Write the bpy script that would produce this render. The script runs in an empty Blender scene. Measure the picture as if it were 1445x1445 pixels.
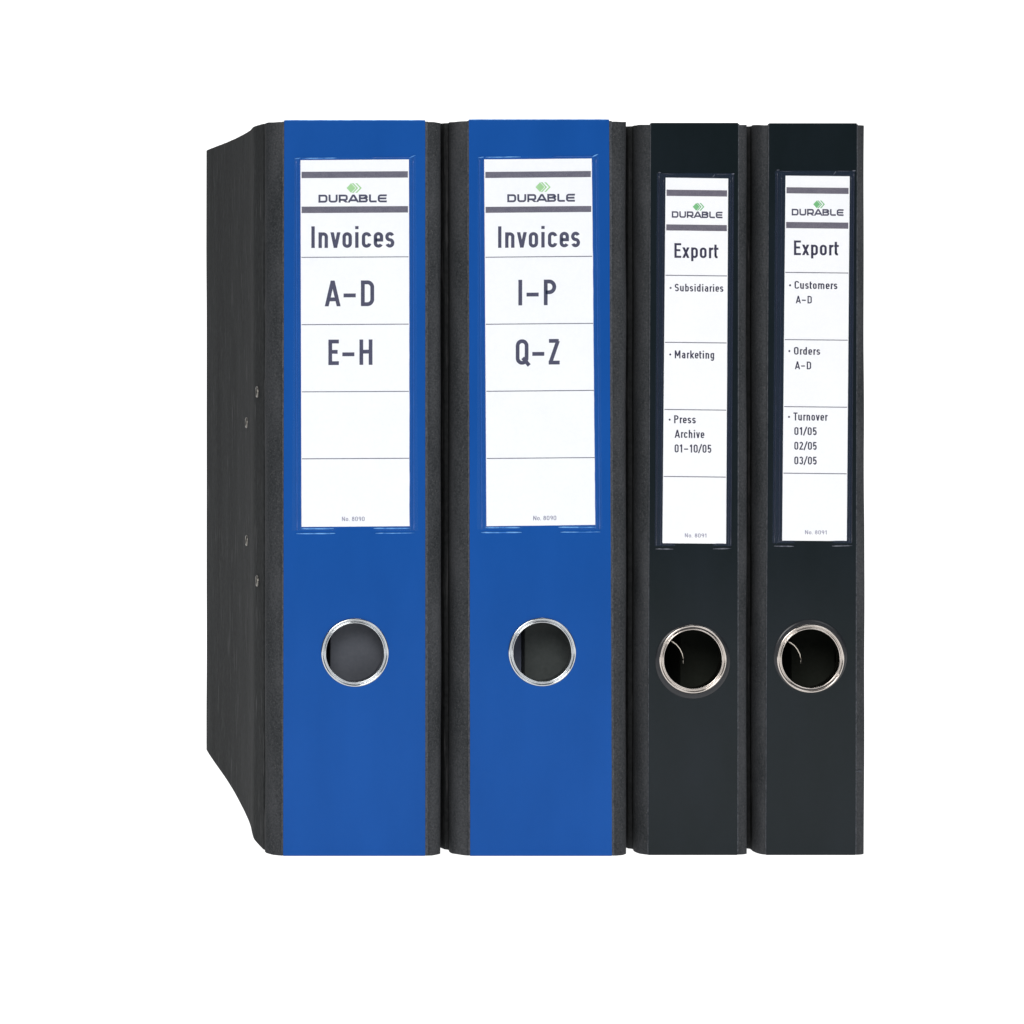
import bpy, bmesh, math, random
from mathutils import Vector, noise

# ------------------------------------------------------------------ scale
U = 0.0003073          # metres per photograph pixel on the spine plane
XC, YC = -76.0, 391.0  # principal point (eye axis) measured from the vanishing lines
DIST = 1.264           # camera to spine plane
BASE = 1208.0          # foot of the binders
scene = bpy.context.scene

def wx(px): return (px - 722.5) * U
def wz(py): return (BASE - py) * U
def P3(px, py, d=0.0):
    s = DIST / (DIST + d)
    return (wx(XC + (px - XC) / s), d, wz(YC + (py - YC) / s))

# ------------------------------------------------------------------ camera
cam_d = bpy.data.cameras.new("camera")
cam = bpy.data.objects.new("camera", cam_d)
scene.collection.objects.link(cam)
cam.location = (wx(XC), -DIST, wz(YC))
cam.rotation_euler = (math.radians(90), 0, 0)
W = 1445 * U
cam_d.sensor_width = 36
cam_d.lens = 36 * DIST / W
cam_d.shift_x = (722.5 - XC) / 1445
cam_d.shift_y = -(722.5 - YC) / 1445
cam_d.clip_start = 0.05
cam_d.clip_end = 60
scene.camera = cam

# ------------------------------------------------------------------ world and lamps
world = bpy.data.worlds.new("World")
scene.world = world
world.use_nodes = True
bg = world.node_tree.nodes["Background"]
bg.inputs[0].default_value = (0.85, 0.93, 1.0, 1)
bg.inputs[1].default_value = 0.14

def area(name, loc, target, sx, sy, power, col):
    d = bpy.data.lights.new(name, 'AREA')
    d.shape = 'RECTANGLE'; d.size = sx; d.size_y = sy
    d.energy = power; d.color = col
    o = bpy.data.objects.new(name, d)
    scene.collection.objects.link(o)
    o.location = loc
    o.rotation_euler = (Vector(target) - Vector(loc)).to_track_quat('-Z', 'Y').to_euler()
    return o
area("softbox_key", (-0.42, -1.45, 0.85), (0, 0, 0.16), 0.85, 0.6, 16.5, (1.0, 0.985, 0.96))
area("softbox_fill", (1.15, -1.35, 1.10), (0.05, 0, 0.14), 0.9, 0.8, 6.5, (0.96, 0.98, 1.0))
area("softbox_top", (0.1, 0.25, 1.5), (0.05, 0.05, 0.3), 0.9, 0.6, 9, (1, 1, 1))

vs = scene.view_settings
scene.display_settings.display_device = 'sRGB'
vs.view_transform = 'Standard'
vs.look = 'None'
vs.exposure = 0
vs.gamma = 1
vs.use_curve_mapping = False

# ------------------------------------------------------------------ materials
def new_mat(name):
    m = bpy.data.materials.new(name); m.use_nodes = True
    nt = m.node_tree
    return m, nt, nt.nodes["Principled BSDF"]
def N(nt, kind, **kw):
    n = nt.nodes.new(kind)
    for k, v in kw.items(): setattr(n, k, v)
    return n
GAIN = 1.0
def mottled(name, c0, c1, scale=(60, 60, 60), fine=900, rough=0.7, spec=0.2, bump=0.15, bdist=0.0004, mix=0.5, lo=.35, hi=.65, fleck=None, fscale=None):
    m, nt, b = new_mat(name)
    tc = N(nt, 'ShaderNodeTexCoord'); mp = N(nt, 'ShaderNodeMapping')
    mp.inputs['Scale'].default_value = scale
    nt.links.new(tc.outputs['Object'], mp.inputs[0])
    n1 = N(nt, 'ShaderNodeTexNoise'); n1.inputs['Scale'].default_value = 1; n1.inputs['Detail'].default_value = 6
    nt.links.new(mp.outputs[0], n1.inputs['Vector'])
    n2 = N(nt, 'ShaderNodeTexNoise'); n2.inputs['Scale'].default_value = fine; n2.inputs['Detail'].default_value = 3
    nt.links.new(tc.outputs['Object'], n2.inputs['Vector'])
    mx = N(nt, 'ShaderNodeMix', data_type='FLOAT'); mx.inputs[0].default_value = mix
    nt.links.new(n1.outputs[0], mx.inputs[2]); nt.links.new(n2.outputs[0], mx.inputs[3])
    rp = N(nt, 'ShaderNodeValToRGB')
    rp.color_ramp.elements[0].position = lo; rp.color_ramp.elements[0].color = (*c0, 1)
    rp.color_ramp.elements[1].position = hi; rp.color_ramp.elements[1].color = (*c1, 1)
    nt.links.new(mx.outputs[0], rp.inputs[0])
    out = rp.outputs[0]
    if fleck:
        n3 = N(nt, 'ShaderNodeTexNoise'); n3.inputs['Scale'].default_value = 1500; n3.inputs['Detail'].default_value = 2
        if fscale:
            m4 = N(nt, 'ShaderNodeMapping'); m4.inputs['Scale'].default_value = fscale; n3.inputs['Scale'].default_value = 1
            nt.links.new(tc.outputs['Object'], m4.inputs[0]); nt.links.new(m4.outputs[0], n3.inputs['Vector'])
        else:
            nt.links.new(tc.outputs['Object'], n3.inputs['Vector'])
        r3 = N(nt, 'ShaderNodeValToRGB')
        r3.color_ramp.elements[0].position = .6; r3.color_ramp.elements[0].color = (0, 0, 0, 1)
        r3.color_ramp.elements[1].position = .75; r3.color_ramp.elements[1].color = (1, 1, 1, 1)
        nt.links.new(n3.outputs[0], r3.inputs[0])
        m3 = N(nt, 'ShaderNodeMix', data_type='RGBA'); m3.inputs[7].default_value = (*fleck, 1)
        nt.links.new(r3.outputs[0], m3.inputs[0]); nt.links.new(out, m3.inputs[6])
        out = m3.outputs[2]
    nt.links.new(out, b.inputs['Base Color'])
    b.inputs['Roughness'].default_value = rough
    b.inputs['Specular IOR Level'].default_value = spec
    if bump:
        bp = N(nt, 'ShaderNodeBump'); bp.inputs['Strength'].default_value = bump; bp.inputs['Distance'].default_value = bdist
        nt.links.new(mx.outputs[0], bp.inputs['Height']); nt.links.new(bp.outputs[0], b.inputs['Normal'])
    return m

M = {}
M['cover'] = mottled('marbled_cover_paper', (.0125, .0138, .0142), (.034, .0355, .037), (120, 38, 11), 420, .8, .05, .3, mix=.5, lo=.3, hi=.68, fleck=(.06, .06, .062), fscale=(900, 260, 55))
M['strip'] = mottled('marbled_hinge_paper', (.019, .0215, .0235), (.055, .057, .062), (110, 110, 30), 1100, .75, .10, .4, mix=.5, lo=.33, hi=.67, fleck=(.075, .073, .075))
M['strip_edge'] = mottled('rubbed_paper_edge', (.030, .034, .040), (.090, .095, .108), (900, 900, 500), 1600, .8, .1, .4, mix=.5)
M['board'] = mottled('grey_board_core', (.05, .05, .052), (.09, .09, .095), (200, 200, 200), 900, .9, .1, .1)
M['blue'] = mottled('blue_laminated_paper', (.0062, .066, .285), (.0078, .074, .315), (40, 40, 14), 500, .24, .09, .06, .0002, mix=.12)
M['blue_edge'] = mottled('blue_plastic_weld', (.009, .075, .33), (.014, .095, .38), (90, 90, 90), 500, .22, .6, .02)
M['pale_blue'] = mottled('blue_cut_edge_highlight', (.015, .15, .50), (.14, .38, .75), (260, 60, 60), 500, .2, .7, .02, lo=.4, hi=.62, mix=.2)  # cut plastic edges, with their highlights painted in as paler colour
M['black'] = mottled('black_laminated_paper', (.0045, .0085, .0105), (.0068, .0112, .0150), (40, 40, 14), 500, .22, .21, .06, .0002, mix=.12)
M['black_edge'] = mottled('black_plastic_weld', (.005, .007, .013), (.011, .014, .026), (90, 90, 400), 500, .22, .6, .1)
M['pale_black'] = mottled('black_cut_edge_highlight', (.03, .035, .055), (.16, .17, .2), (300, 60, 60), 500, .25, .6, .02, lo=.4, hi=.62, mix=.2)  # highlights on the black pocket's cut edges, put into the colour
M['washer'] = mottled('dark_plastic_washer', (.006, .007, .010), (.011, .012, .016), (90, 90, 90), 500, .3, .5, .02)
M['card'] = mottled('white_label_card', (.87, .875, .885), (.90, .90, .905), (60, 60, 60), 700, .55, .2, .03)
M['ink'] = mottled('dark_printing_ink', (.060, .054, .085), (.085, .078, .115), (200, 200, 200), 1500, .6, .1, 0)
M['ink_dark'] = mottled('darker_printing_ink', (.028, .023, .046), (.045, .039, .065), (200, 200, 200), 1500, .6, .1, 0)
M['ink_small'] = mottled('faint_printing_ink', (.20, .19, .27), (.30, .29, .38), (200, 200, 200), 1500, .6, .1, 0)
M['bar'] = mottled('grey_printed_bar', (.115, .105, .13), (.165, .15, .175), (300, 300, 500), 1800, .6, .1, 0, mix=.6)
M['rule'] = mottled('grey_printed_rule', (.10, .10, .13), (.16, .16, .19), (300, 300, 300), 1500, .6, .1, 0)
M['green'] = mottled('pale_green_ink', (.34, .60, .27), (.40, .66, .33), (200, 200, 200), 1500, .6, .1, 0)
M['green_dark'] = mottled('green_ink', (.15, .44, .17), (.20, .50, .22), (200, 200, 200), 1500, .6, .1, 0)
M['inner1'] = mottled('grey_inner_board', (.085, .092, .112), (.105, .112, .132), (60, 60, 30), 600, .7, .2, .05)
M['inner2'] = mottled('dark_inner_board', (.07, .08, .08), (.09, .10, .10), (60, 60, 30), 600, .7, .2, .05)
M['inner4'] = mottled('dark_blue_inner_board', (.18, .21, .30), (.22, .25, .35), (60, 60, 30), 600, .7, .2, .05)
M['inner3'] = mottled('black_inner_board', (.017, .019, .015), (.023, .026, .021), (60, 60, 30), 600, .8, .1, .05)

def metal(name, col, rough, bump=.0):
    m, nt, b = new_mat(name)
    b.inputs['Base Color'].default_value = (*col, 1)
    b.inputs['Metallic'].default_value = 1
    tc = N(nt, 'ShaderNodeTexCoord'); n1 = N(nt, 'ShaderNodeTexNoise'); n1.inputs['Scale'].default_value = 350
    nt.links.new(tc.outputs['Object'], n1.inputs['Vector'])
    mr = N(nt, 'ShaderNodeMapRange'); mr.inputs[3].default_value = rough * .85; mr.inputs[4].default_value = rough * 1.2
    nt.links.new(n1.outputs[0], mr.inputs[0]); nt.links.new(mr.outputs[0], b.inputs['Roughness'])
    return m
M['chrome'] = metal('nickel_plated_steel', (.54, .56, .58), .14)
M['warm'] = metal('warm_nickel_steel', (.56, .51, .47), .14)
M['rivet'] = metal('dull_rivet_steel', (.19, .18, .165), .4)
M['wire'] = metal('arch_wire_steel', (.62, .57, .50), .25)

def film_mat(name, haze, col):
    m = bpy.data.materials.new(name); m.use_nodes = True
    nt = m.node_tree; nt.nodes.clear()
    out = N(nt, 'ShaderNodeOutputMaterial'); tr = N(nt, 'ShaderNodeBsdfTransparent')
    df = N(nt, 'ShaderNodeBsdfDiffuse'); df.inputs[0].default_value = (*col, 1)
    gl = N(nt, 'ShaderNodeBsdfGlossy'); gl.inputs['Roughness'].default_value = .12
    m1 = N(nt, 'ShaderNodeMixShader'); m1.inputs[0].default_value = haze
    nt.links.new(tr.outputs[0], m1.inputs[1]); nt.links.new(df.outputs[0], m1.inputs[2])
    m2 = N(nt, 'ShaderNodeMixShader')
    tc = N(nt, 'ShaderNodeTexCoord'); n1 = N(nt, 'ShaderNodeTexNoise'); n1.inputs['Scale'].default_value = 45
    nt.links.new(tc.outputs['Object'], n1.inputs['Vector'])
    bp = N(nt, 'ShaderNodeBump'); bp.inputs['Strength'].default_value = .12; bp.inputs['Distance'].default_value = .001
    nt.links.new(n1.outputs[0], bp.inputs['Height']); nt.links.new(bp.outputs[0], gl.inputs['Normal'])
    m2.inputs[0].default_value = .03
    nt.links.new(m1.outputs[0], m2.inputs[1]); nt.links.new(gl.outputs[0], m2.inputs[2])
    nt.links.new(m2.outputs[0], out.inputs[0])
    return m
M['film_blue'] = film_mat('clear_film_on_blue', .03, (.12, .40, .95))
M['film_black'] = film_mat('clear_film_on_black', .02, (.30, .45, 1.0))

m, nt, b = new_mat('glowing_white_sweep')
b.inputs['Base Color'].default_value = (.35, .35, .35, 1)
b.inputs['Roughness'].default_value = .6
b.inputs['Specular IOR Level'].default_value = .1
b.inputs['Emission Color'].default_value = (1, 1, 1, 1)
b.inputs['Emission Strength'].default_value = 1.03  # added glow washes the sweep to plain white, without shadows
M['glow_sweep'] = m

# ------------------------------------------------------------------ object helpers
def obj(name, bm, mat, parent=None, smooth=False, bevel=0):
    me = bpy.data.meshes.new(name)
    bmesh.ops.recalc_face_normals(bm, faces=bm.faces)
    bm.to_mesh(me); bm.free()
    if smooth:
        for p in me.polygons: p.use_smooth = True
    o = bpy.data.objects.new(name, me)
    me.materials.append(mat)
    scene.collection.objects.link(o)
    if parent: o.parent = parent
    if bevel:
        md = o.modifiers.new('bevel', 'BEVEL'); md.width = bevel; md.segments = 2; md.limit_method = 'ANGLE'; md.angle_limit = math.radians(50)
    return o

def prism(bm, pts, y0, y1):
    """closed polygon of (x,z) points between two depths"""
    a = [bm.verts.new((x, y0, z)) for x, z in pts]
    b_ = [bm.verts.new((x, y1, z)) for x, z in pts]
    bm.faces.new(a); bm.faces.new(b_[::-1])
    n = len(pts)
    for i in range(n):
        bm.faces.new((a[i], b_[i], b_[(i + 1) % n], a[(i + 1) % n]))

def plate_with_hole(quad, hole, y0, y1, n=72):
    """quad: four (px,py) corners; hole: cx, cy, r in px"""
    bm = bmesh.new()
    def edge(p, q, k):
        return [(p[0] + (q[0] - p[0]) * i / k, p[1] + (q[1] - p[1]) * i / k) for i in range(k)]
    outer = edge(quad[0], quad[1], 8) + edge(quad[1], quad[2], 40) + edge(quad[2], quad[3], 8) + edge(quad[3], quad[0], 40)
    ov = []
    for i, (x, y) in enumerate(outer):
        j = .22 * noise.noise(Vector((x * .11, y * .11, quad[0][0])))
        if 8 < i < 48 or i > 56: x += j
        ov.append(bm.verts.new((wx(x), y0, wz(y))))
    cx, cy, r = hole
    hv = [bm.verts.new((wx(cx + r * math.cos(t)), y0, wz(cy + r * math.sin(t)))) for t in [2 * math.pi * i / n for i in range(n)]]
    es = [bm.edges.new((ov[i], ov[(i + 1) % len(ov)])) for i in range(len(ov))] + [bm.edges.new((hv[i], hv[(i + 1) % n])) for i in range(n)]
    bmesh.ops.triangle_fill(bm, use_beauty=True, edges=es, normal=(0, -1, 0))
    # drop any triangles that filled the hole
    for f in [f for f in bm.faces if math.hypot(f.calc_center_median().x - wx(cx), f.calc_center_median().z - wz(cy)) < r * U * .93 and all(v in hv for v in f.verts)]:
        bm.faces.remove(f)
    r_ = bmesh.ops.extrude_face_region(bm, geom=list(bm.faces))
    for v in [g for g in r_['geom'] if isinstance(g, bmesh.types.BMVert)]: v.co.y = y1
    return bm

def sheet_profile(plan, thick, z0, z1, seed=0, nz=60, wob=.00035, zw=.0005):
    """plan: list of (x,y) along a bent board seen from above, thickened and raised from z0 to z1"""
    n = len(plan)
    inner = []
    for i in range(n):
        p = Vector(plan[max(i - 1, 0)]); q = Vector(plan[min(i + 1, n - 1)])
        d = (q - p).normalized()
        nn = Vector((-d.y, d.x)) * thick
        inner.append((plan[i][0] + nn.x, plan[i][1] + nn.y))
    loop = list(plan) + inner[::-1]
    bm = bmesh.new(); rows = []
    for k in range(nz + 1):
        t = k / nz; row = []
        for i, (x, y) in enumerate(loop):
            z = z0 + (z1 - z0) * t
            if k == nz: z += zw * noise.noise(Vector((x * 160, y * 160, seed))) - zw * .3
            if k == 0: z += abs(zw * noise.noise(Vector((x * 160, y * 160, seed + 9))))
            dx = wob * noise.noise(Vector((seed * 3.1, z * 22, 1.7)))
            dy = wob * noise.noise(Vector((seed * 5.3 + 4, z * 22, 7.7)))
            row.append(bm.verts.new((x + dx, y + dy, z)))
        rows.append(row)
    L = len(loop)
    for k in range(nz):
        for i in range(L):
            bm.faces.new((rows[k][i], rows[k][(i + 1) % L], rows[k + 1][(i + 1) % L], rows[k + 1][i]))
    for r in (rows[0], rows[-1]):
        for i in range(n - 1):
            bm.faces.new((r[i], r[i + 1], r[L - 2 - i], r[L - 1 - i]))
    return bm

def spline(pts, x):
    if x <= pts[0][0]: return pts[0][1]
    if x >= pts[-1][0]: return pts[-1][1]
    for i in range(len(pts) - 1):
        if pts[i][0] <= x <= pts[i + 1][0]:
            p0 = pts[max(i - 1, 0)]; p1 = pts[i]; p2 = pts[i + 1]; p3 = pts[min(i + 2, len(pts) - 1)]
            t = (x - p1[0]) / (p2[0] - p1[0])
            m1 = (p2[1] - p0[1]) / (p2[0] - p0[0]) * (p2[0] - p1[0]); m2 = (p3[1] - p1[1]) / (p3[0] - p1[0]) * (p2[0] - p1[0])
            return (2*t**3-3*t**2+1)*p1[1] + (t**3-2*t**2+t)*m1 + (-2*t**3+3*t**2)*p2[1] + (t**3-t**2)*m2

def lathe(profile, cx, cz, y, n=96, zs=1.0):
    bm = bmesh.new(); rows = []
    for k in range(n):
        a = 2 * math.pi * k / n
        rows.append([bm.verts.new((cx + r * U * math.cos(a), y + d, cz + r * U * zs * math.sin(a))) for r, d in profile])
    for k in range(n):
        q = rows[(k + 1) % n]; p = rows[k]
        for i in range(len(profile) - 1):
            bm.faces.new((p[i], p[i + 1], q[i + 1], q[i]))
    return bm

def tube(bm, pts, r, n=8):
    pts = [Vector(p) for p in pts]; rings = []
    for i, p in enumerate(pts):
        d = (pts[min(i + 1, len(pts) - 1)] - pts[max(i - 1, 0)]).normalized()
        up = Vector((0, 1, 0)) if abs(d.y) < .9 else Vector((1, 0, 0))
        a = d.cross(up).normalized(); c = d.cross(a).normalized()
        rr = r * (.45 if i in (0, len(pts) - 1) else 1)
        rings.append([bm.verts.new(p + rr * (math.cos(2*math.pi*k/n) * a + math.sin(2*math.pi*k/n) * c)) for k in range(n)])
    for i in range(len(rings) - 1):
        for k in range(n):
            bm.faces.new((rings[i][k], rings[i][(k+1) % n], rings[i+1][(k+1) % n], rings[i+1][k]))
    bm.faces.new(rings[0][::-1]); bm.faces.new(rings[-1])

# ------------------------------------------------------------------ stroke lettering
def arc(cx, cy, rx, ry, a0, a1, n=12):
    return [(cx + rx * math.cos(math.radians(a0 + (a1 - a0) * i / n)), cy + ry * math.sin(math.radians(a0 + (a1 - a0) * i / n))) for i in range(n + 1)]
XH = .72
def glyph(ch, w):
    """returns (left bearing, width, right bearing, [(points, closed, cut)])"""
    h = w / 2; S = .083; R = .062; D = .027; T = 'cut'
    def st(W_, H0, H1, ry=None):
        a, b_ = h, W_ - h; r = (b_ - a) / 2; ry = ry or r * 1.02; c = (a + b_) / 2
        return arc(c, H1 - h - ry, r, ry, 0, 180) + arc(c, H0 + h + ry, r, ry, 180, 360)
    def es(W_, H):
        a, b_ = h, W_ - h; r = (b_ - a) / 2; q = (H - w) / 4; c = W_ / 2
        return arc(c, H - h - q, r, q, 22, 270, 16) + arc(c, h + q, r, q, 90, -158, 16)[1:]
    def mk(lb, W_, rb, *s): return (lb, W_, rb, [(x if isinstance(x, tuple) and isinstance(x[0], list) else (x, False, False)) for x in s])
    Wn = .415; a = h; b_ = Wn - h; r = (b_ - a) / 2; c = Wn / 2
    if ch == ' ': return (0, .22, 0, [])
    if ch == 'I': return mk(S, w, S, [(h, 0), (h, 1)])
    if ch == 'i': return mk(S, w, S, [(h, 0), (h, XH)], [(h, 1 - w * .95), (h, 1)])
    if ch == 'l': return mk(S, w, S, [(h, 0), (h, 1)])
    if ch == 'n': return mk(S, Wn, S, [(a, 0), (a, XH)], [(a, XH-h-r*1.6)] + arc(c, XH - h - r, r, r, 150, 0) + [(b_, 0)])
    if ch == 'h': return mk(S, Wn, S, [(a, 0), (a, 1)], [(a, XH-h-r*1.6)] + arc(c, XH - h - r, r, r, 150, 0) + [(b_, 0)])
    if ch == 'm':
        W_ = .70; q = (W_ / 2 - h) / 2; m_ = W_ / 2
        return mk(S, W_, S, [(a, 0), (a, XH)], arc(a + q, XH - h - q, q, q, 160, 0) + [(m_, 0)], arc(m_ + q, XH - h - q, q, q, 160, 0) + [(W_ - h, 0)])
    if ch == 'u': return mk(S, Wn, S, [(b_, XH), (b_, 0)], [(a, XH)] + arc(c, h + r, r, r, 180, 330))
    if ch == 'o': return mk(R, Wn, R, (st(Wn, 0, XH), True, False))
    if ch == 'O': return mk(R, .5, R, (st(.5, 0, 1), True, False))
    if ch == '0': return mk(R, .47, R, (st(.47, 0, 1), True, False))
    if ch == 'Q': return mk(R, .51, R, (st(.51, 0, 1), True, False), ([(.28, .27), (.54, -.03)], False, False))
    if ch == 'c': return mk(R, Wn, D + .02, arc(c, XH - h - r, r, r, 5, 180) + arc(c, h + r, r, r, 180, 355))
    if ch == 'C':
        q = (.5 - w) / 2
        return mk(R, .5, D, arc(.25, 1 - h - q, q, q, 0, 180) + arc(.25, h + q, q, q, 180, 360))
    if ch == 'e': return mk(R, Wn, D + .02, [(a, .355), (b_, .355)] + arc(c, XH - h - r, r, r, 0, 180) + arc(c, h + r, r, r, 180, 335))
    if ch == 'a':
        q = .355 / 2 * .78
        return mk(R, Wn, S, [(b_, 0), (b_, XH - h - r)] + arc(c, XH - h - r, r, r, 0, 155), [(b_, .41)] + arc(a + q, .41 - (.41 - h) / 2, q, (.41 - h) / 2, 90, 270) + [(b_, h)])
    if ch == 's': return mk(D + .02, .40, D + .03, es(.40, XH))
    if ch == 'S': return mk(D + .02, .47, D + .03, es(.47, 1))
    if ch == 'b': return mk(S, Wn, R, [(a, 0), (a, 1)], (st(Wn, 0, XH), True, False))
    if ch == 'd': return mk(R, Wn, S, [(b_, 0), (b_, 1)], (st(Wn, 0, XH), True, False))
    if ch == 'p': return mk(S, Wn, R, [(a, -.22), (a, XH)], (st(Wn, 0, XH), True, False))
    if ch == 'g': return mk(R, Wn, S, (st(Wn, .02, XH), True, False), [(b_, XH), (b_, 0)] + arc(c, -.0, r, .20, 0, -150))
    if ch == 'r': return mk(S, .28, 0, [(a, 0), (a, XH)], arc(a + .17, XH - h - .17, .17, .17, 165, 80))
    if ch == 't': return mk(D, .28, D, [(.10, .93), (.10, .16 + 0)] + arc(.10 + .12, h + .12, .12, .12, 180, 275), [(0, XH - h), (.28, XH - h)])
    if ch == 'k': return mk(S, .43, D, [(a, 0), (a, 1)], ([(a, .22), (.40 - h * .2, XH)], False, T), ([(.17, .36), (.43 - h * .6, 0)], False, T))
    if ch == 'v': return mk(D, .44, D, ([(h, XH), (.22, 0)], False, T), ([(.44 - h, XH), (.22, 0)], False, T))
    if ch == 'x': return mk(D, .43, D, ([(h, XH), (.43 - h, 0)], False, T), ([(.43 - h, XH), (h, 0)], False, T))
    if ch == 'A': return mk(D, .62, D, ([(h, 0), (.31 , 1)], False, T), ([(.62 - h, 0), (.31, 1)], False, T), [(.15, .27), (.47, .27)])
    if ch == 'D': return mk(S, .52, R, ([(h, h)] + arc(.52 - h - .19, h + .19, .19, .19, -90, 0) + arc(.52 - h - .19, 1 - h - .19, .19, .19, 0, 90) + [(h, 1 - h)], True, False))
    if ch == 'E': return mk(S, .42, D + .02, [(.42, 1 - h), (h, 1 - h), (h, h), (.42, h)], [(h, .52), (.37, .52)])
    if ch == 'H': return mk(S, .52, S, [(h, 0), (h, 1)], [(.52 - h, 0), (.52 - h, 1)], [(h, .52), (.52 - h, .52)])
    if ch == 'P': return mk(S, .49, D + .02, [(h, 0), (h, 1 - h)] + arc(.49 - h - .2, 1 - h - .21, .2, .21, 90, -90) + [(h, 1 - h - .42)])
    if ch == 'Z': return mk(D + .03, .44, D + .03, [(.01, 1 - h), (.44 - h * .5, 1 - h)], ([(.44 - h, 1 - w*.6), (h, w*.6)], False, T), [(0, h), (.44, h)])
    if ch == 'M': return mk(S, .64, S, [(h, 0), (h, 1)], [(.64 - h, 0), (.64 - h, 1)], ([(h, 1), (.32, .28)], False, T), ([(.64 - h, 1), (.32, .28)], False, T))
    if ch == 'N': return mk(S, .54, S, [(h, 0), (h, 1)], [(.54 - h, 0), (.54 - h, 1)], ([(h, 1), (.54 - h, 0)], False, T))
    if ch == 'T': return mk(0, .46, 0, [(0, 1 - h), (.46, 1 - h)], [(.23, 0), (.23, 1 - h)])
    if ch == '1': return mk(.10, .25, .12, [(.25 - h, 0), (.25 - h, 1)], ([(.25 - h, 1 - h * .5), (0, .76)], False, False))
    if ch == '2': return mk(R, .44, R, arc(.22, 1 - h - .19, .22 - h, .19, 165, -25) + [(h, h), (.44, h)])
    if ch == '3': return mk(R, .44, R, arc(.21, 1 - h - .2, .22 - h, .2, 160, -85), arc(.21, h + .235, .23 - h, .235, 85, -160))
    if ch == '5': return mk(R, .44, R, [(.40, 1 - h), (h + .02, 1 - h), (h + .01, .5)] + arc(.22, h + .25, .22 - h, .26, 125, -155))
    if ch == '8': return mk(R, .46, R, (arc(.23, 1 - h - .2, .2 - h, .2, 0, 360), False, False), (arc(.23, h + .24, .23 - h, .24, 0, 360), False, False))
    if ch == '9': return mk(R, .46, R, (arc(.23, 1 - h - .25, .23 - h, .25, 0, 360), False, False), [(.46 - h, .7), (.46 - h, .5)] + [(.26, 0)])
    if ch == '/': return mk(0, .44, 0, ([(.04, -.06), (.40, 1.06)], False, False))
    if ch == '-': return mk(.09, .48, .12, [(0, .42), (.48, .42)])
    if ch == '.': return mk(.04, w, .12, [(h, 0), (h, w)])
    raise ValueError(ch)

def wide_glyph(ch, w):
    h = w / 2; W_ = 1.08; q = .24; a, b_, t, u = h, W_ - h, 1 - h, h
    f = False
    if ch == 'D': return (.0, W_, [([(a, u)] + arc(b_ - q, u + q, q, q, -90, 0, 6) + arc(b_ - q, t - q, q, q, 0, 90, 6) + [(a, t)], True, f)])
    if ch == 'U': return (.0, W_, [([(a, 1)] + arc(a + q, u + q, q, q, 180, 270, 6) + arc(b_ - q, u + q, q, q, 270, 360, 6) + [(b_, 1)], f, f)])
    if ch == 'R': return (.0, W_, [([(a, 0), (a, t)] + arc(b_ - .2, t - .2, .2, .2, 90, 0, 6) + arc(b_ - .2, .34 + .14, .2, .14, 0, -90, 6) + [(a, .34)], f, f), ([(.55, .34), (b_ + .02, 0)], f, True)])
    if ch == 'A': return (.0, 1.3, [([(.08, 0), (.62, .95)], f, True), ([(1.22, 0), (.68, .95)], f, True), ([(.52, t), (.78, t)], f, f), ([(.25, .28), (1.05, .28)], f, f)])
    if ch == 'B': return (.0, W_, [([(a, u)] + arc(b_ - .2, u + .22, .2, .22, -90, 0, 6) + arc(b_ - .16, .58, .1, .06, -90, 90, 4) + arc(b_ - .22, t - .19, .19, .19, 0, 90, 6) + [(a, t)], True, f), ([(a, .52), (b_ - .1, .52)], f, f)])
    if ch == 'L': return (.0, .92, [([(a, 1)] + arc(a + .16, u + .16, .16, .16, 180, 270, 6) + [(.92, u)], f, f)])
    if ch == 'E': return (.0, W_, [([(W_, t)] + arc(a + q, t - q, q, q, 90, 180, 6) + arc(a + q, u + q, q, q, 180, 270, 6) + [(W_, u)], f, f), ([(a, .5), (W_ - .05, .5)], f, f)])

def add_stroke(bm, pts, closed, cut, w, put):
    P = []
    for p in pts:
        if not P or (abs(p[0] - P[-1][0]) + abs(p[1] - P[-1][1])) > 1e-5: P.append(p)
    if closed and (abs(P[0][0] - P[-1][0]) + abs(P[0][1] - P[-1][1])) < 1e-5: P.pop()
    n = len(P); L = []; R = []
    V = [Vector(p) for p in P]
    for i in range(n):
        pr = V[(i - 1) % n] if (closed or i > 0) else None
        nx = V[(i + 1) % n] if (closed or i < n - 1) else None
        d1 = (V[i] - pr).normalized() if pr is not None else (nx - V[i]).normalized()
        d2 = (nx - V[i]).normalized() if nx is not None else d1
        n1 = Vector((-d1.y, d1.x)); n2 = Vector((-d2.y, d2.x))
        m_ = (n1 + n2)
        m_ = m_.normalized() if m_.length > 1e-6 else n1
        k = w / 2 / max(.35, m_.dot(n1))
        l_, r_ = V[i] + m_ * k, V[i] - m_ * k
        if cut and (i in (0, n - 1)) and abs(d1.y) > .2:
            l_ = l_ + d1 * ((V[i].y - l_.y) / d1.y); r_ = r_ + d1 * ((V[i].y - r_.y) / d1.y)
        L.append(bm.verts.new(put(l_.x, l_.y))); R.append(bm.verts.new(put(r_.x, r_.y)))
    for i in range(n if closed else n - 1):
        j = (i + 1) % n
        bm.faces.new((L[i], R[i], R[j], L[j]))

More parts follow.
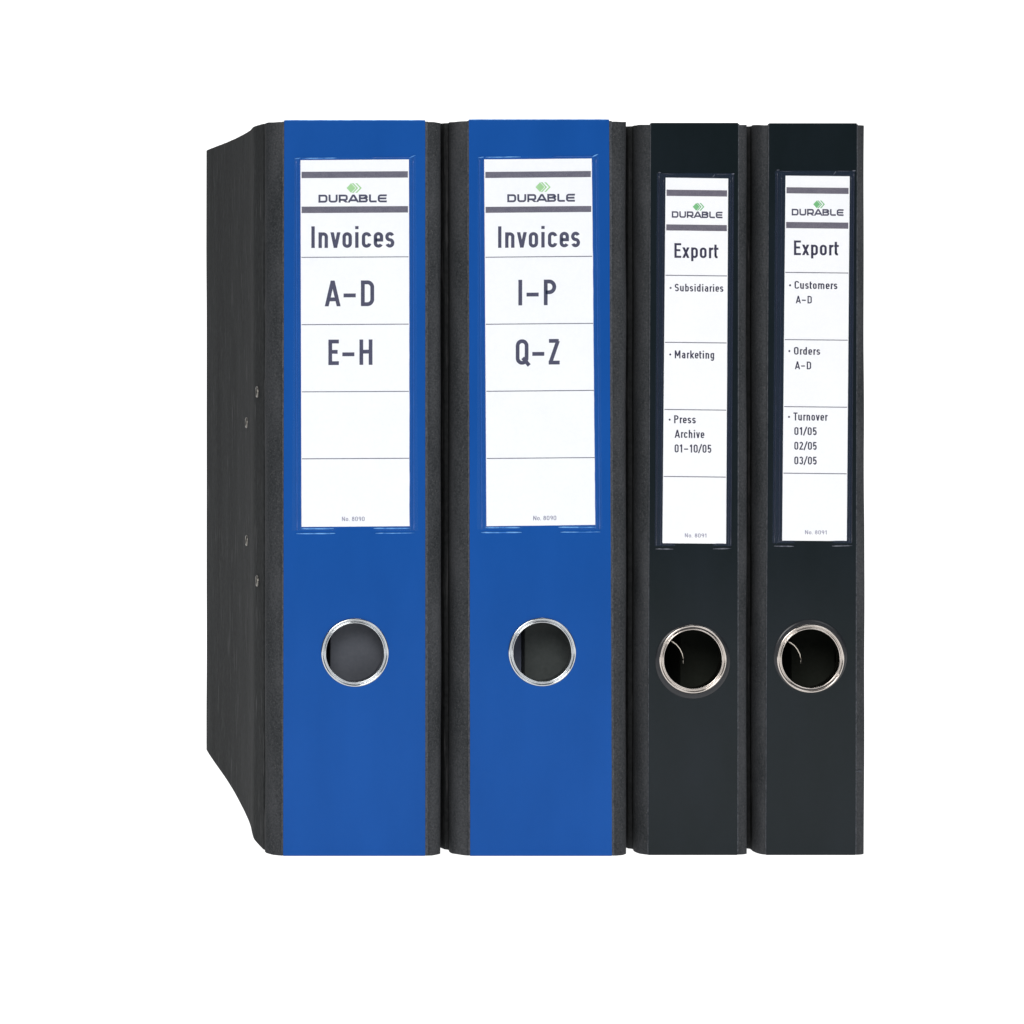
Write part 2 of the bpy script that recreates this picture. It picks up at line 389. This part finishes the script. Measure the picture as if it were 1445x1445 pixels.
def text_mesh(s, x0, x1, ybase, ytop, w, depth, slope=0.0, wide=False, gap=.13):
    """stroke lettering between two photograph abscissae, cap height ytop..ybase"""
    lay = []; x = 0
    for i, ch in enumerate(s):
        if wide:
            lb, W_, st = wide_glyph(ch, w); rb = gap
            if ch == 'A': lb = -.10; rb = .0
        else:
            lb, W_, rb, st = glyph(ch, w)
        if i == 0: lb = 0
        lay.append((x + lb, st)); x += lb + W_ + rb
    x -= rb
    kx = (x1 - x0) / x; ky = ybase - ytop
    bm = bmesh.new(); k = 0
    for gx, st in lay:
        for pts, closed, cut in st:
            k += 1
            dd = depth - 0.000003 * (k % 4)
            def put(u, v):
                px = x0 + (gx + u) * kx
                return P3(px, ybase - v * ky + slope * (px - x0), dd)
            add_stroke(bm, pts, closed, cut, w, put)
    return bm

def quad_mesh(pts, depth):
    bm = bmesh.new()
    bm.faces.new([bm.verts.new(P3(x, y, depth)) for x, y in pts])
    return bm

# ------------------------------------------------------------------ the setting: white sweep up into the backdrop, glow added to leave no shadows
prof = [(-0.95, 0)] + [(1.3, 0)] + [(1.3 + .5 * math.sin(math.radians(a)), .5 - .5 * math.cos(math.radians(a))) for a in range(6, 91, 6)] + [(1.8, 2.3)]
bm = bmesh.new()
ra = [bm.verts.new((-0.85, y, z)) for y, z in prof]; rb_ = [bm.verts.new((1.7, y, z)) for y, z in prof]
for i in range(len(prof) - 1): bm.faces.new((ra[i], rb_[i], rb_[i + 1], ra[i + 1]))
g = obj('ground', bm, M['glow_sweep'], smooth=True)
g['kind'] = 'structure'
g['label'] = 'seamless white surface and backdrop behind the binders, with added glow'

# ------------------------------------------------------------------ binders
PROUD = 0.00030
def build_binder(sp):
    col = sp['col']; y0 = sp['y']
    cxm = wx((sp['xl'] + sp['xr']) / 2)
    root = bpy.data.objects.new('lever_arch_binder', None)
    scene.collection.objects.link(root)
    root['label'] = sp['label']; root['category'] = 'binder'; root['group'] = 'lever arch binders standing in a row'
    root.empty_display_size = .02
    top = wz(sp['top']); z0 = 0.0
    (tl, tr, br, bl) = sp['spine']      # px x of the panel's corners: top left, top right, bottom right, bottom left
    hole = (sp['ring'][0], sp['ring'][1], 42)
    # grey spine board under the panel
    q = [(tl + .5, sp['top'] + .6), (tr - .5, sp['top'] + .6), (br - .5, BASE), (bl + .5, BASE)]
    obj('spine_board', plate_with_hole(q, hole, y0 + .0001, y0 + .0024), M['board'], root)
    # glossy spine panel
    q = [(tl, sp['top']), (tr, sp['top']), (br, BASE - .4), (bl, BASE - .4)]
    obj('spine_panel', plate_with_hole(q, hole, y0 - PROUD, y0 + .00005), M[col], root, bevel=.00022)
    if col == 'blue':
        bm = bmesh.new()  # highlight along the panel's top edge, painted as a pale tube
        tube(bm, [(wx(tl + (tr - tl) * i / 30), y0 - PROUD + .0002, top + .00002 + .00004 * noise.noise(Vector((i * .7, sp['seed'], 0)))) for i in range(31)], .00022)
        obj('top_edge_highlight', bm, M['pale_blue'], root, smooth=True)
    if 'nick' in sp:
        nx_, ny_ = sp['nick']
        bm = bmesh.new()
        prism(bm, [(wx(nx_ - 4), wz(ny_)), (wx(nx_ + 4.5), wz(ny_ + 2)), (wx(nx_ + 4.5), wz(ny_ - 1.6)), (wx(nx_ + 1), wz(ny_ - 2.4))], y0 + .0001, y0 + .0011)
        obj('torn_paper', bm, M['strip_edge'], root)
    # bent paper-covered strips either side of the panel
    sl = min(tl, bl); sr = max(tr, br)
    dl, dr = sp['dl'], sp['dr']; xl, xr = sp['xl'], sp['xr']
    k = 10
    def ease(t): return 1 - math.cos(t * math.pi / 2)
    left = []
    for i in range(k + 1):
        t = i / k
        left.append((wx(sl + 3 + (xl - sl - 3) * math.sin(t * math.pi / 2) ** .9 if t else sl + 3), y0 + .0004 + dl * ease(t)))
    left = left[::-1]
    obj('hinge_strip', sheet_profile(left, .0018, z0, top - .0005, sp['seed'] + 1), M['strip'], root, smooth=False)
    right = []
    for i in range(k + 1):
        t = i / k
        right.append((wx(sr - 3 + (xr - sr + 3) * math.sin(t * math.pi / 2) ** .9 if t else sr - 3), y0 + .0004 + dr * ease(t)))
    obj('hinge_strip', sheet_profile(right, .0018, z0, top - .0006, sp['seed'] + 2), M['strip'], root, smooth=False)
    # rubbed paper fringe at the two panel edges
    for (xt, xb, sg) in ((tl, bl, -1), (tr, br, 1)):
        bm = bmesh.new(); n_ = 150; A_ = []; B_ = []
        for i in range(n_ + 1):
            t = i / n_; py = sp['top'] + 1.5 + (BASE - sp['top'] - 3) * t; px = xt + (xb - xt) * t
            wv = ((3.6 if sg > 0 else 2.2) + 1.1 * noise.noise(Vector((py * .12, sg * 3, sp['seed']))) + .9 * noise.noise(Vector((py * .5, sg, sp['seed'])))) * sp.get('fr', 1)
            A_.append(bm.verts.new((wx(px - sg * 1.0), y0 - .00005, wz(py))))
            B_.append(bm.verts.new((wx(px + sg * max(.3, wv)), y0 + .00012, wz(py))))
        for i in range(n_): bm.faces.new((A_[i], A_[i + 1], B_[i + 1], B_[i]))
        obj('paper_edge', bm, M['strip_edge'], root)
    # covers
    dep = .285
    prof_l = sp.get('cover', [(dl, 0), (.0114, -1.5), (.015, -4), (.020, -8.5), (.03, -9), (.12, -8), (.20, -8), (.285, -8)])
    rec = 5.5 if 'cover' in sp else 1.0
    plan = [(wx(xl + 1.5), y0 + dl + .0003), (wx(xl + rec), y0 + dl + .0012), (wx(xl + rec), y0 + dl + .0036), (wx(xl + 1), y0 + dl + .0046)]
    for i in range(60):
        d = dl + .0056 + (dep - dl - .0056) * i / 59
        plan.append((wx(xl + spline(prof_l, d)), y0 + d))
    sp['plan'] = plan
    cov = obj('cover', sheet_profile(plan[::-1], .0022, z0, top - .0006, sp['seed'] + 3, wob=.0002, zw=.00015), M['cover'], root)
    plan_r = [(wx(xr - 2.0), y0 + dr + .0010)] + [(wx(xr + .6 * math.sin(i / 20 * 3)), y0 + dr + .0024 + (dep - dr - .0024) * i / 20) for i in range(21)]
    obj('cover', sheet_profile(plan_r, .0022, z0, top - .0006, sp['seed'] + 4, wob=.0002), M['cover'], root)
    # finger ring
    cx, cy = sp['ring']
    prf = [(47.9, .0002)] + [(46.1 + 1.75 * math.cos(math.radians(a)), -.0001 - .00062 * math.sin(math.radians(a))) for a in range(0, 163, 12)] + [(44.2, -.00024), (43.9, -.00024), (43.4, -.00024), (43.05, -.00025)] + [(41.75 + 1.1 * math.cos(math.radians(a)), -.00022 - .00042 * math.sin(math.radians(a))) for a in range(20, 181, 16)] + [(40.65, .0012), (40.6, .0042), (42.4, .0044)]
    obj('finger_ring', lathe(prf, wx(cx), wz(cy), y0 - PROUD, zs=1.015), M[sp['metal']], root, smooth=True)
    if 'washer' in sp:
        ox, oy, rr = sp['washer']
        obj('washer', lathe([(rr, .0001), (rr - .4, -.00022), (rr - 3.5, -.0003), (46, -.0003)], wx(cx + ox), wz(cy + oy), y0 - PROUD), M['washer'], root, smooth=True)
    # inner board seen through the ring
    if sp.get('inner'):
        mat, px_edge, dd = sp['inner']
        bm = bmesh.new()
        s_ = DIST / (DIST + dd); X0 = wx(XC + (px_edge - XC) / s_)
        x_end = wx(xr) - .0035
        prism(bm, [(X0, .004), (x_end, .004), (x_end, top - .006), (X0, top - .006)], dd, .275)
        obj('inner_board', bm, M[mat], root, bevel=.0005)
        bm = bmesh.new()
        prism(bm, [(wx(xl) + .0035, .004), (X0 - .0004, .004), (X0 - .0004, top - .008), (wx(xl) + .0035, top - .008)], dd + sp.get('inset', .03), .274)
        obj('inner_board', bm, M[sp.get('inner_b', 'inner3')], root)
    if sp.get('wire'):
        bm = bmesh.new()
        tube(bm, [P3(x, y, d) for x, y, d in sp['wire']], .00042)
        obj('arch_wire', bm, M['wire'], root, smooth=True)
    # rivets of the arch mechanism on the left cover
    for px, py in sp.get('rivets', []):
        for i in range(len(plan) - 1):
            def proj(p): return XC + ((p[0] / U + 722.5) - XC) * DIST / (DIST + p[1])
            if proj(plan[i]) >= px >= proj(plan[i + 1]):
                t = (proj(plan[i]) - px) / (proj(plan[i]) - proj(plan[i + 1]))
                X = plan[i][0] + t * (plan[i + 1][0] - plan[i][0]); Y = plan[i][1] + t * (plan[i + 1][1] - plan[i][1]); break
        s_ = DIST / (DIST + Y); Z = wz(YC + (py - YC) / s_)
        bm = bmesh.new(); rows = []
        pr = [(.0025, .0002), (.0025, -.0003), (.0021, -.0006), (.0016, -.0005), (.0013, .0004), (.0006, .0006)]
        for k_ in range(20):
            a = 2 * math.pi * k_ / 20
            rows.append([bm.verts.new((X + dx - .0001, Y + r * math.cos(a), Z + r * math.sin(a))) for r, dx in pr])
        for k_ in range(20):
            p = rows[k_]; q_ = rows[(k_ + 1) % 20]
            for i in range(len(pr) - 1): bm.faces.new((p[i], p[i + 1], q_[i + 1], q_[i]))
        bm.faces.new([r_[-1] for r_ in rows])
        obj('rivet', bm, M['rivet'], root, smooth=True)
    # ---- label card with its print
    yl = y0 - PROUD - .00012
    L = sp['card']
    bm = bmesh.new()
    fr = [bm.verts.new(P3(x, y, yl)) for x, y in L]; bk = [bm.verts.new(P3(x, y, y0 - PROUD - .00002)) for x, y in L]
    bm.faces.new(fr); bm.faces.new(bk[::-1])
    for i in range(4): bm.faces.new((fr[i], bk[i], bk[(i + 1) % 4], fr[(i + 1) % 4]))
    card = obj('label_card', bm, M['card'], root)
    yp = yl - .00003
    def lerp_edges(py, off=1.5):
        t = (py - L[0][1]) / (L[3][1] - L[0][1])
        return L[0][0] + (L[3][0] - L[0][0]) * t + off, L[1][0] + (L[2][0] - L[1][0]) * t - off
    sk = sp['skew']   # vertical drop across the card
    for a, b2 in sp['bars']:
        xa, xb = lerp_edges(a)
        obj('printed_bar', quad_mesh([(xa, a), (xb, a + sk), (xb, b2 + sk), (xa, b2)], yp), M['bar'], card)
    for y in sp['rules']:
        xa, xb = lerp_edges(y, 1.0)
        obj('printed_rule', quad_mesh([(xa, y - .6), (xb, y - .6 + sk), (xb, y + .6 + sk), (xa, y + .6)], yp), M['rule'], card)
    slope = sk / (L[1][0] - L[0][0])
    for s, x0_, x1_, yt, yb, w_, mt in sp['text']:
        obj('lettering', text_mesh(s, x0_, x1_, yb, yt, w_, yp, slope), M[mt], card)
    s, x0_, x1_, yt, yb = sp['brand']
    obj('lettering', text_mesh(s, x0_, x1_, yb, yt, .235, yp, slope, wide=True), M['ink'], card)
    lx, ly, hw, hh, mt = sp['logo']
    bm = bmesh.new()
    bm.faces.new([bm.verts.new(P3(x, y, yp)) for x, y in ((lx - hw, ly), (lx, ly + hh), (lx + hw, ly), (lx, ly - hh))])
    for o_ in (.55, 1.35):
        t_ = .40 * hw; x_ = lx + o_ * hw
        def c3(x, y): return bm.verts.new(P3(x, y, yp))
        A1, A2, A3 = c3(x_, ly - hh), c3(x_ + hw * 1.0, ly), c3(x_, ly + hh)
        B1, B2, B3 = c3(x_ - t_, ly - hh), c3(x_ + hw * 1.0 - t_, ly), c3(x_ - t_, ly + hh)
        bm.faces.new((B1, B2, A2, A1)); bm.faces.new((B2, B3, A3, A2))
    obj('logo', bm, M[mt], card)
    for bx_, by_ in sp.get('dots', []):
        bm = bmesh.new()
        bm.faces.new([bm.verts.new(P3(bx_ + 1.4 * math.cos(t), by_ + 1.5 * math.sin(t), yp)) for t in [i * math.pi / 6 for i in range(12)]])
        obj('bullet_point', bm, M['ink_dark'], card)
    # ---- clear pocket over the card: film, welded rims and cut edges with painted highlights
    fx0, fy0, fx1, fy1, nx0, nx1, ntop = sp['pocket']
    pts = [(fx0[0], fy0), (fx1[0], fy0), (fx1[1], fy1), (nx1, fy1)]
    for i in range(1, 12):
        t = i / 12; a = math.pi * t
        pts.append((nx1 + (nx0 - nx1) * (1 - math.cos(a)) / 2, fy1 - (fy1 - ntop) * min(1, 1.35 * math.sin(a))))
    pts += [(nx0, fy1), (fx0[1], fy1)]
    bm = bmesh.new()
    yf = yl - .00022
    bm.faces.new([bm.verts.new(P3(x, y, yf)) for x, y in pts])
    film = obj('label_pocket', bm, M['film_blue' if col == 'blue' else 'film_black'], root)
    for seg, r_, mt in sp['welds']:
        bm = bmesh.new(); n_ = max(2, int(math.hypot(seg[1][0] - seg[0][0], seg[1][1] - seg[0][1]) / 7))
        pp = []
        for i in range(n_ + 1):
            t = i / n_
            x = seg[0][0] + (seg[1][0] - seg[0][0]) * t; y = seg[0][1] + (seg[1][1] - seg[0][1]) * t
            j = .35 * noise.noise(Vector((x * .07, y * .07, 2.2)))
            vert = abs(seg[1][1] - seg[0][1]) > abs(seg[1][0] - seg[0][0])
            pp.append(P3(x + (j if vert else 0), y + (0 if vert else j * .6), y0 - PROUD - .00008 + abs(j) * .0002))
        tube(bm, pp, r_)
        obj('pocket_weld', bm, M[mt], film, smooth=True)
    return root

def welds_blue(l0, l1, r0, r1, t, b_, nx0, nx1):
    # l0/l1: left weld x at top/bottom
    W_ = []
    W_.append((((l0, t), (l1, b_)), .00035, 'blue_edge'))
    W_.append((((l0 + 5, t + 3), (l1 + 5.5, b_)), .00022, 'blue_edge'))
    W_.append((((r0, t), (r1, b_)), .00035, 'blue_edge'))
    W_.append((((r0 - 5, t + 3), (r1 - 5.5, b_)), .00022, 'blue_edge'))
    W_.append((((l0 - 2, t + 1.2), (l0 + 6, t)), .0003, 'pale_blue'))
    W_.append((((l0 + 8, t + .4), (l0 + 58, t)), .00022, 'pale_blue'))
    W_.append((((r0 - 60, t - .4), (r0 - 2, t - .6)), .00022, 'blue_edge'))
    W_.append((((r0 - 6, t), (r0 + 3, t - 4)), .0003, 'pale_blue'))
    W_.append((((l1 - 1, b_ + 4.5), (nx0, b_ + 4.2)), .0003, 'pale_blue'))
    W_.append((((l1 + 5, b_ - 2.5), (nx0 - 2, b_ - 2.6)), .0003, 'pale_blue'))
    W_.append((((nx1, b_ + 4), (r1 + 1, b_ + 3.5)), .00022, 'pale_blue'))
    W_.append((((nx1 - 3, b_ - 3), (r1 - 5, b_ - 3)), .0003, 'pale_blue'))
    return W_
def welds_black(l0, l1, r0, r1, t, b_, nx0, nx1, tr_):
    W_ = []
    W_.append((((l0, t), (l1, b_)), .00030, 'black_edge'))
    W_.append((((l0 + 6, t + 6), (l1 + 6, b_)), .00022, 'black_edge'))
    W_.append((((r0, tr_), (r1, b_)), .00030, 'black_edge'))
    W_.append((((r0 - 3.4, t + 6), (r1 - 3.4, b_)), .0002, 'black_edge'))
    W_.append((((l0 - 1.5, t - .5), (l0 + 3, t - .5)), .00032, 'pale_black'))
    W_.append((((r0 - 2, tr_ - .5), (r0 + 2.5, tr_ - .5)), .00032, 'pale_black'))
    W_.append((((l0 + 4, t + 1), (l0 + 24, t + 2)), .0002, 'black_edge'))
    W_.append((((r0 - 25, tr_), (r0 - 4, tr_)), .0002, 'black_edge'))
    W_.append((((r0 - 29, tr_ + 5), (r0 - 25, tr_)), .00016, 'pale_black'))
    W_.append((((l1 - 1, b_ + 4), (nx0, b_ + 4.4)), .0003, 'pale_black'))
    W_.append((((l1 + 5, b_ - 3), (nx0, b_ - 3)), .0002, 'black_edge'))
    W_.append((((nx1, b_ + 4), (r1 + 1, b_ + 3.4)), .0003, 'pale_black'))
    W_.append((((nx1 - 2, b_ - 3), (r1 - 5, b_ - 3)), .0002, 'black_edge'))
    return W_

specs = [
 dict(col='blue', metal='chrome', y=0.0, seed=1, top=170, xl=377.4, xr=624.8, dl=.009, dr=.005, spine=(401, 600, 600, 399.5),
      ring=(500.6, 920.6), label='blue binder labelled Invoices A–D and E–H, leftmost in the row, riveted cover showing',
      cover=[(.0, 0), (.0114, 0), (.025, -3.2), (.038, -5.6), (.052, -3.8), (.065, -1), (.079, 1.0), (.10, 2.6), (.12, 3.3), (.15, 3.9), (.175, 3.5), (.204, 2.0), (.24, -1), (.27, -3.0), (.285, -3.2)],
      rivets=[(363.4, 553), (348.4, 596.5), (348.6, 762.7), (363.4, 819.7)], inner=('inner1', 466, .015),
      card=[(424, 226), (577, 225), (578.5, 742.5), (425.5, 743.5)], skew=-.8,
      bars=[(242.4, 251.4), (291.6, 300.7)], rules=[363.2, 458.2, 553, 647.5],
      text=[('Invoices', 439.4, 556.5, 319.4, 350, .148, 'ink'), ('A-D', 458.3, 528, 396, 432.3, .15, 'ink'), ('E-H', 463.4, 525.6, 479.3, 515.2, .15, 'ink'),
            ('No. 8090', 482.5, 514.5, 729.2, 735.4, .13, 'ink_small')],
      brand=('DURABLE', 449.4, 545.8, 274.8, 286), logo=(495.4, 265.3, 6.4, 6.8, 'green'),
      pocket=((415, 412), 222, (587, 590), 749, 473, 530, 743), welds=welds_blue(418, 419, 583, 584, 223, 748.5, 473, 530)),
 dict(col='blue', metal='chrome', y=0.0, seed=21, top=169, xl=639, xr=887, dl=.009, dr=.005, spine=(661.5, 859.5, 863.5, 663.5),
      ring=(764.8, 919.8), label='blue binder labelled Invoices I–P and Q–Z, standing beside the black binders', inner=('inner2', 740.5, .024), inner_b='inner4', inset=.006,
      card=[(683.3, 225), (835, 223.7), (841.3, 740.6), (686.5, 742.5)], skew=-1.3,
      bars=[(242.6, 251.2), (291.9, 300.4)], rules=[363, 457.6, 552.2, 647],
      text=[('Invoices', 702.9, 818.5, 319.4, 349.8, .148, 'ink'), ('I-P', 731.5, 784.9, 394.9, 431, .15, 'ink'), ('Q-Z', 727.8, 789.8, 478.8, 514.8, .15, 'ink'),
            ('No. 8090', 752.5, 785, 728, 734.2, .13, 'ink_small')],
      brand=('DURABLE', 715.8, 811.3, 274.2, 285.4), logo=(762, 264, 6.4, 6.8, 'green'),
      pocket=((674, 673), 221, (845, 850), 747, 736, 791, 741), welds=welds_blue(677, 680, 841, 846, 221.5, 747, 736, 791)),
 dict(col='black', metal='warm', y=0.002, seed=41, top=173, xl=902.8, xr=1058, dl=.009, dr=.003, spine=(920, 1043.3, 1042, 916.5), fr=.5,
      ring=(978.9, 930.8), washer=(0, 3.0, 53), label='slim black binder labelled Export with Subsidiaries, Marketing and Press Archive lines', inner=('inner3', 960, .035),
      wire=[(945.5, 903.5, .012), (949, 905.5, .012), (954, 909, .0125), (959, 915, .013), (962.5, 922, .0135), (964, 929, .014), (964.3, 936, .015)],
      card=[(939.3, 250.6), (1027.6, 251.9), (1024.6, 767.2), (934.8, 766.5)], skew=1.0,
      bars=[(267.6, 276.4), (316.6, 325.2)], rules=[388.4, 483, 577.8, 672.3],
      text=[('Export', 951.7, 1013.8, 343.1, 363.8, .14, 'ink_dark'), ('Subsidiaries', 952.2, 1020.8, 400.4, 411.1, .15, 'ink_dark'),
            ('Marketing', 952.2, 1007.8, 494.4, 505.6, .15, 'ink_dark'), ('Press', 951.3, 981.9, 586, 597.2, .15, 'ink_dark'),
            ('Archive', 952, 993.9, 606.4, 617.8, .15, 'ink_dark'), ('01-10/05', 952, 1003.8, 627, 638.4, .15, 'ink_dark'),
            ('No. 8091', 966.4, 996.8, 752.6, 758.4, .13, 'ink_small')],
      dots=[(946.3, 406.3), (945.8, 500.2), (945, 592.2)],
      brand=('DURABLE', 948, 1019.5, 298.0, 307.2), logo=(982.4, 291.8, 4.9, 5.3, 'green_dark'),
      pocket=((927, 924), 244.5, (1036, 1032), 770.5, 952, 1007, 757), welds=welds_black(930, 926, 1034, 1031, 244, 770.5, 950, 1006, 246)),
 dict(col='black', metal='warm', y=0.002, seed=61, top=173.5, xl=1071, xr=1224.5, dl=.009, dr=.003, spine=(1087, 1211, 1209, 1083), fr=.5,
      ring=(1145.2, 929.8), nick=(1213.5, 1090), washer=(0, -3.0, 52), label='slim black binder labelled Export with Customers, Orders and Turnover lines, rightmost', inner=('inner3', 1117, .035),
      wire=[(1111, 905, .012), (1115, 906.5, .012), (1120, 910, .0125), (1125, 916, .013), (1128.5, 923, .0135), (1130, 930, .014), (1130.2, 936, .015)],
      card=[(1108.5, 247.9), (1199.1, 248.7), (1194.9, 763.5), (1103.7, 762.8)], skew=.9,
      bars=[(264.2, 272.8), (313.2, 321.9)], rules=[384.4, 479.2, 573.8, 667.7],
      text=[('Export', 1120.4, 1183.7, 339.3, 359.9, .14, 'ink_dark'), ('Customers', 1121.2, 1181.7, 396.4, 407.5, .15, 'ink_dark'), ('A-D', 1122.9, 1145.6, 417.4, 428, .15, 'ink_dark'),
            ('Orders', 1120.4, 1157.3, 489.6, 500.4, .15, 'ink_dark'), ('A-D', 1121.7, 1144.6, 510, 521, .15, 'ink_dark'),
            ('Turnover', 1119.7, 1168, 582, 593.3, .15, 'ink_dark'), ('01/05', 1120.9, 1152.5, 602.7, 613.8, .15, 'ink_dark'),
            ('02/05', 1120.9, 1152.5, 623.4, 634.5, .15, 'ink_dark'), ('03/05', 1120.9, 1152.5, 644.2, 655.3, .15, 'ink_dark'),
            ('No. 8091', 1136, 1166.5, 748.2, 754, .13, 'ink_small')],
      dots=[(1114.9, 402.6), (1113.9, 495.4), (1113.4, 588.3)],
      brand=('DURABLE', 1117.2, 1190.4, 294.6, 304), logo=(1152.5, 288.3, 4.9, 5.3, 'green_dark'),
      pocket=((1094, 1090), 241, (1206, 1202), 766.5, 1121, 1176, 753), welds=welds_black(1097, 1093, 1205, 1201.5, 240.5, 766.5, 1120, 1174, 241.5)),
]
for sp in specs:
    root = build_binder(sp)
    # put the root at the binder's base and keep its parts where they stand
    c = Vector((wx((sp['xl'] + sp['xr']) / 2), sp['y'] + .14, 0))
    root.location = c
    for ch in root.children: ch.location = -c

scene.render.engine = 'CYCLES'
scene.cycles.transparent_max_bounces = 16
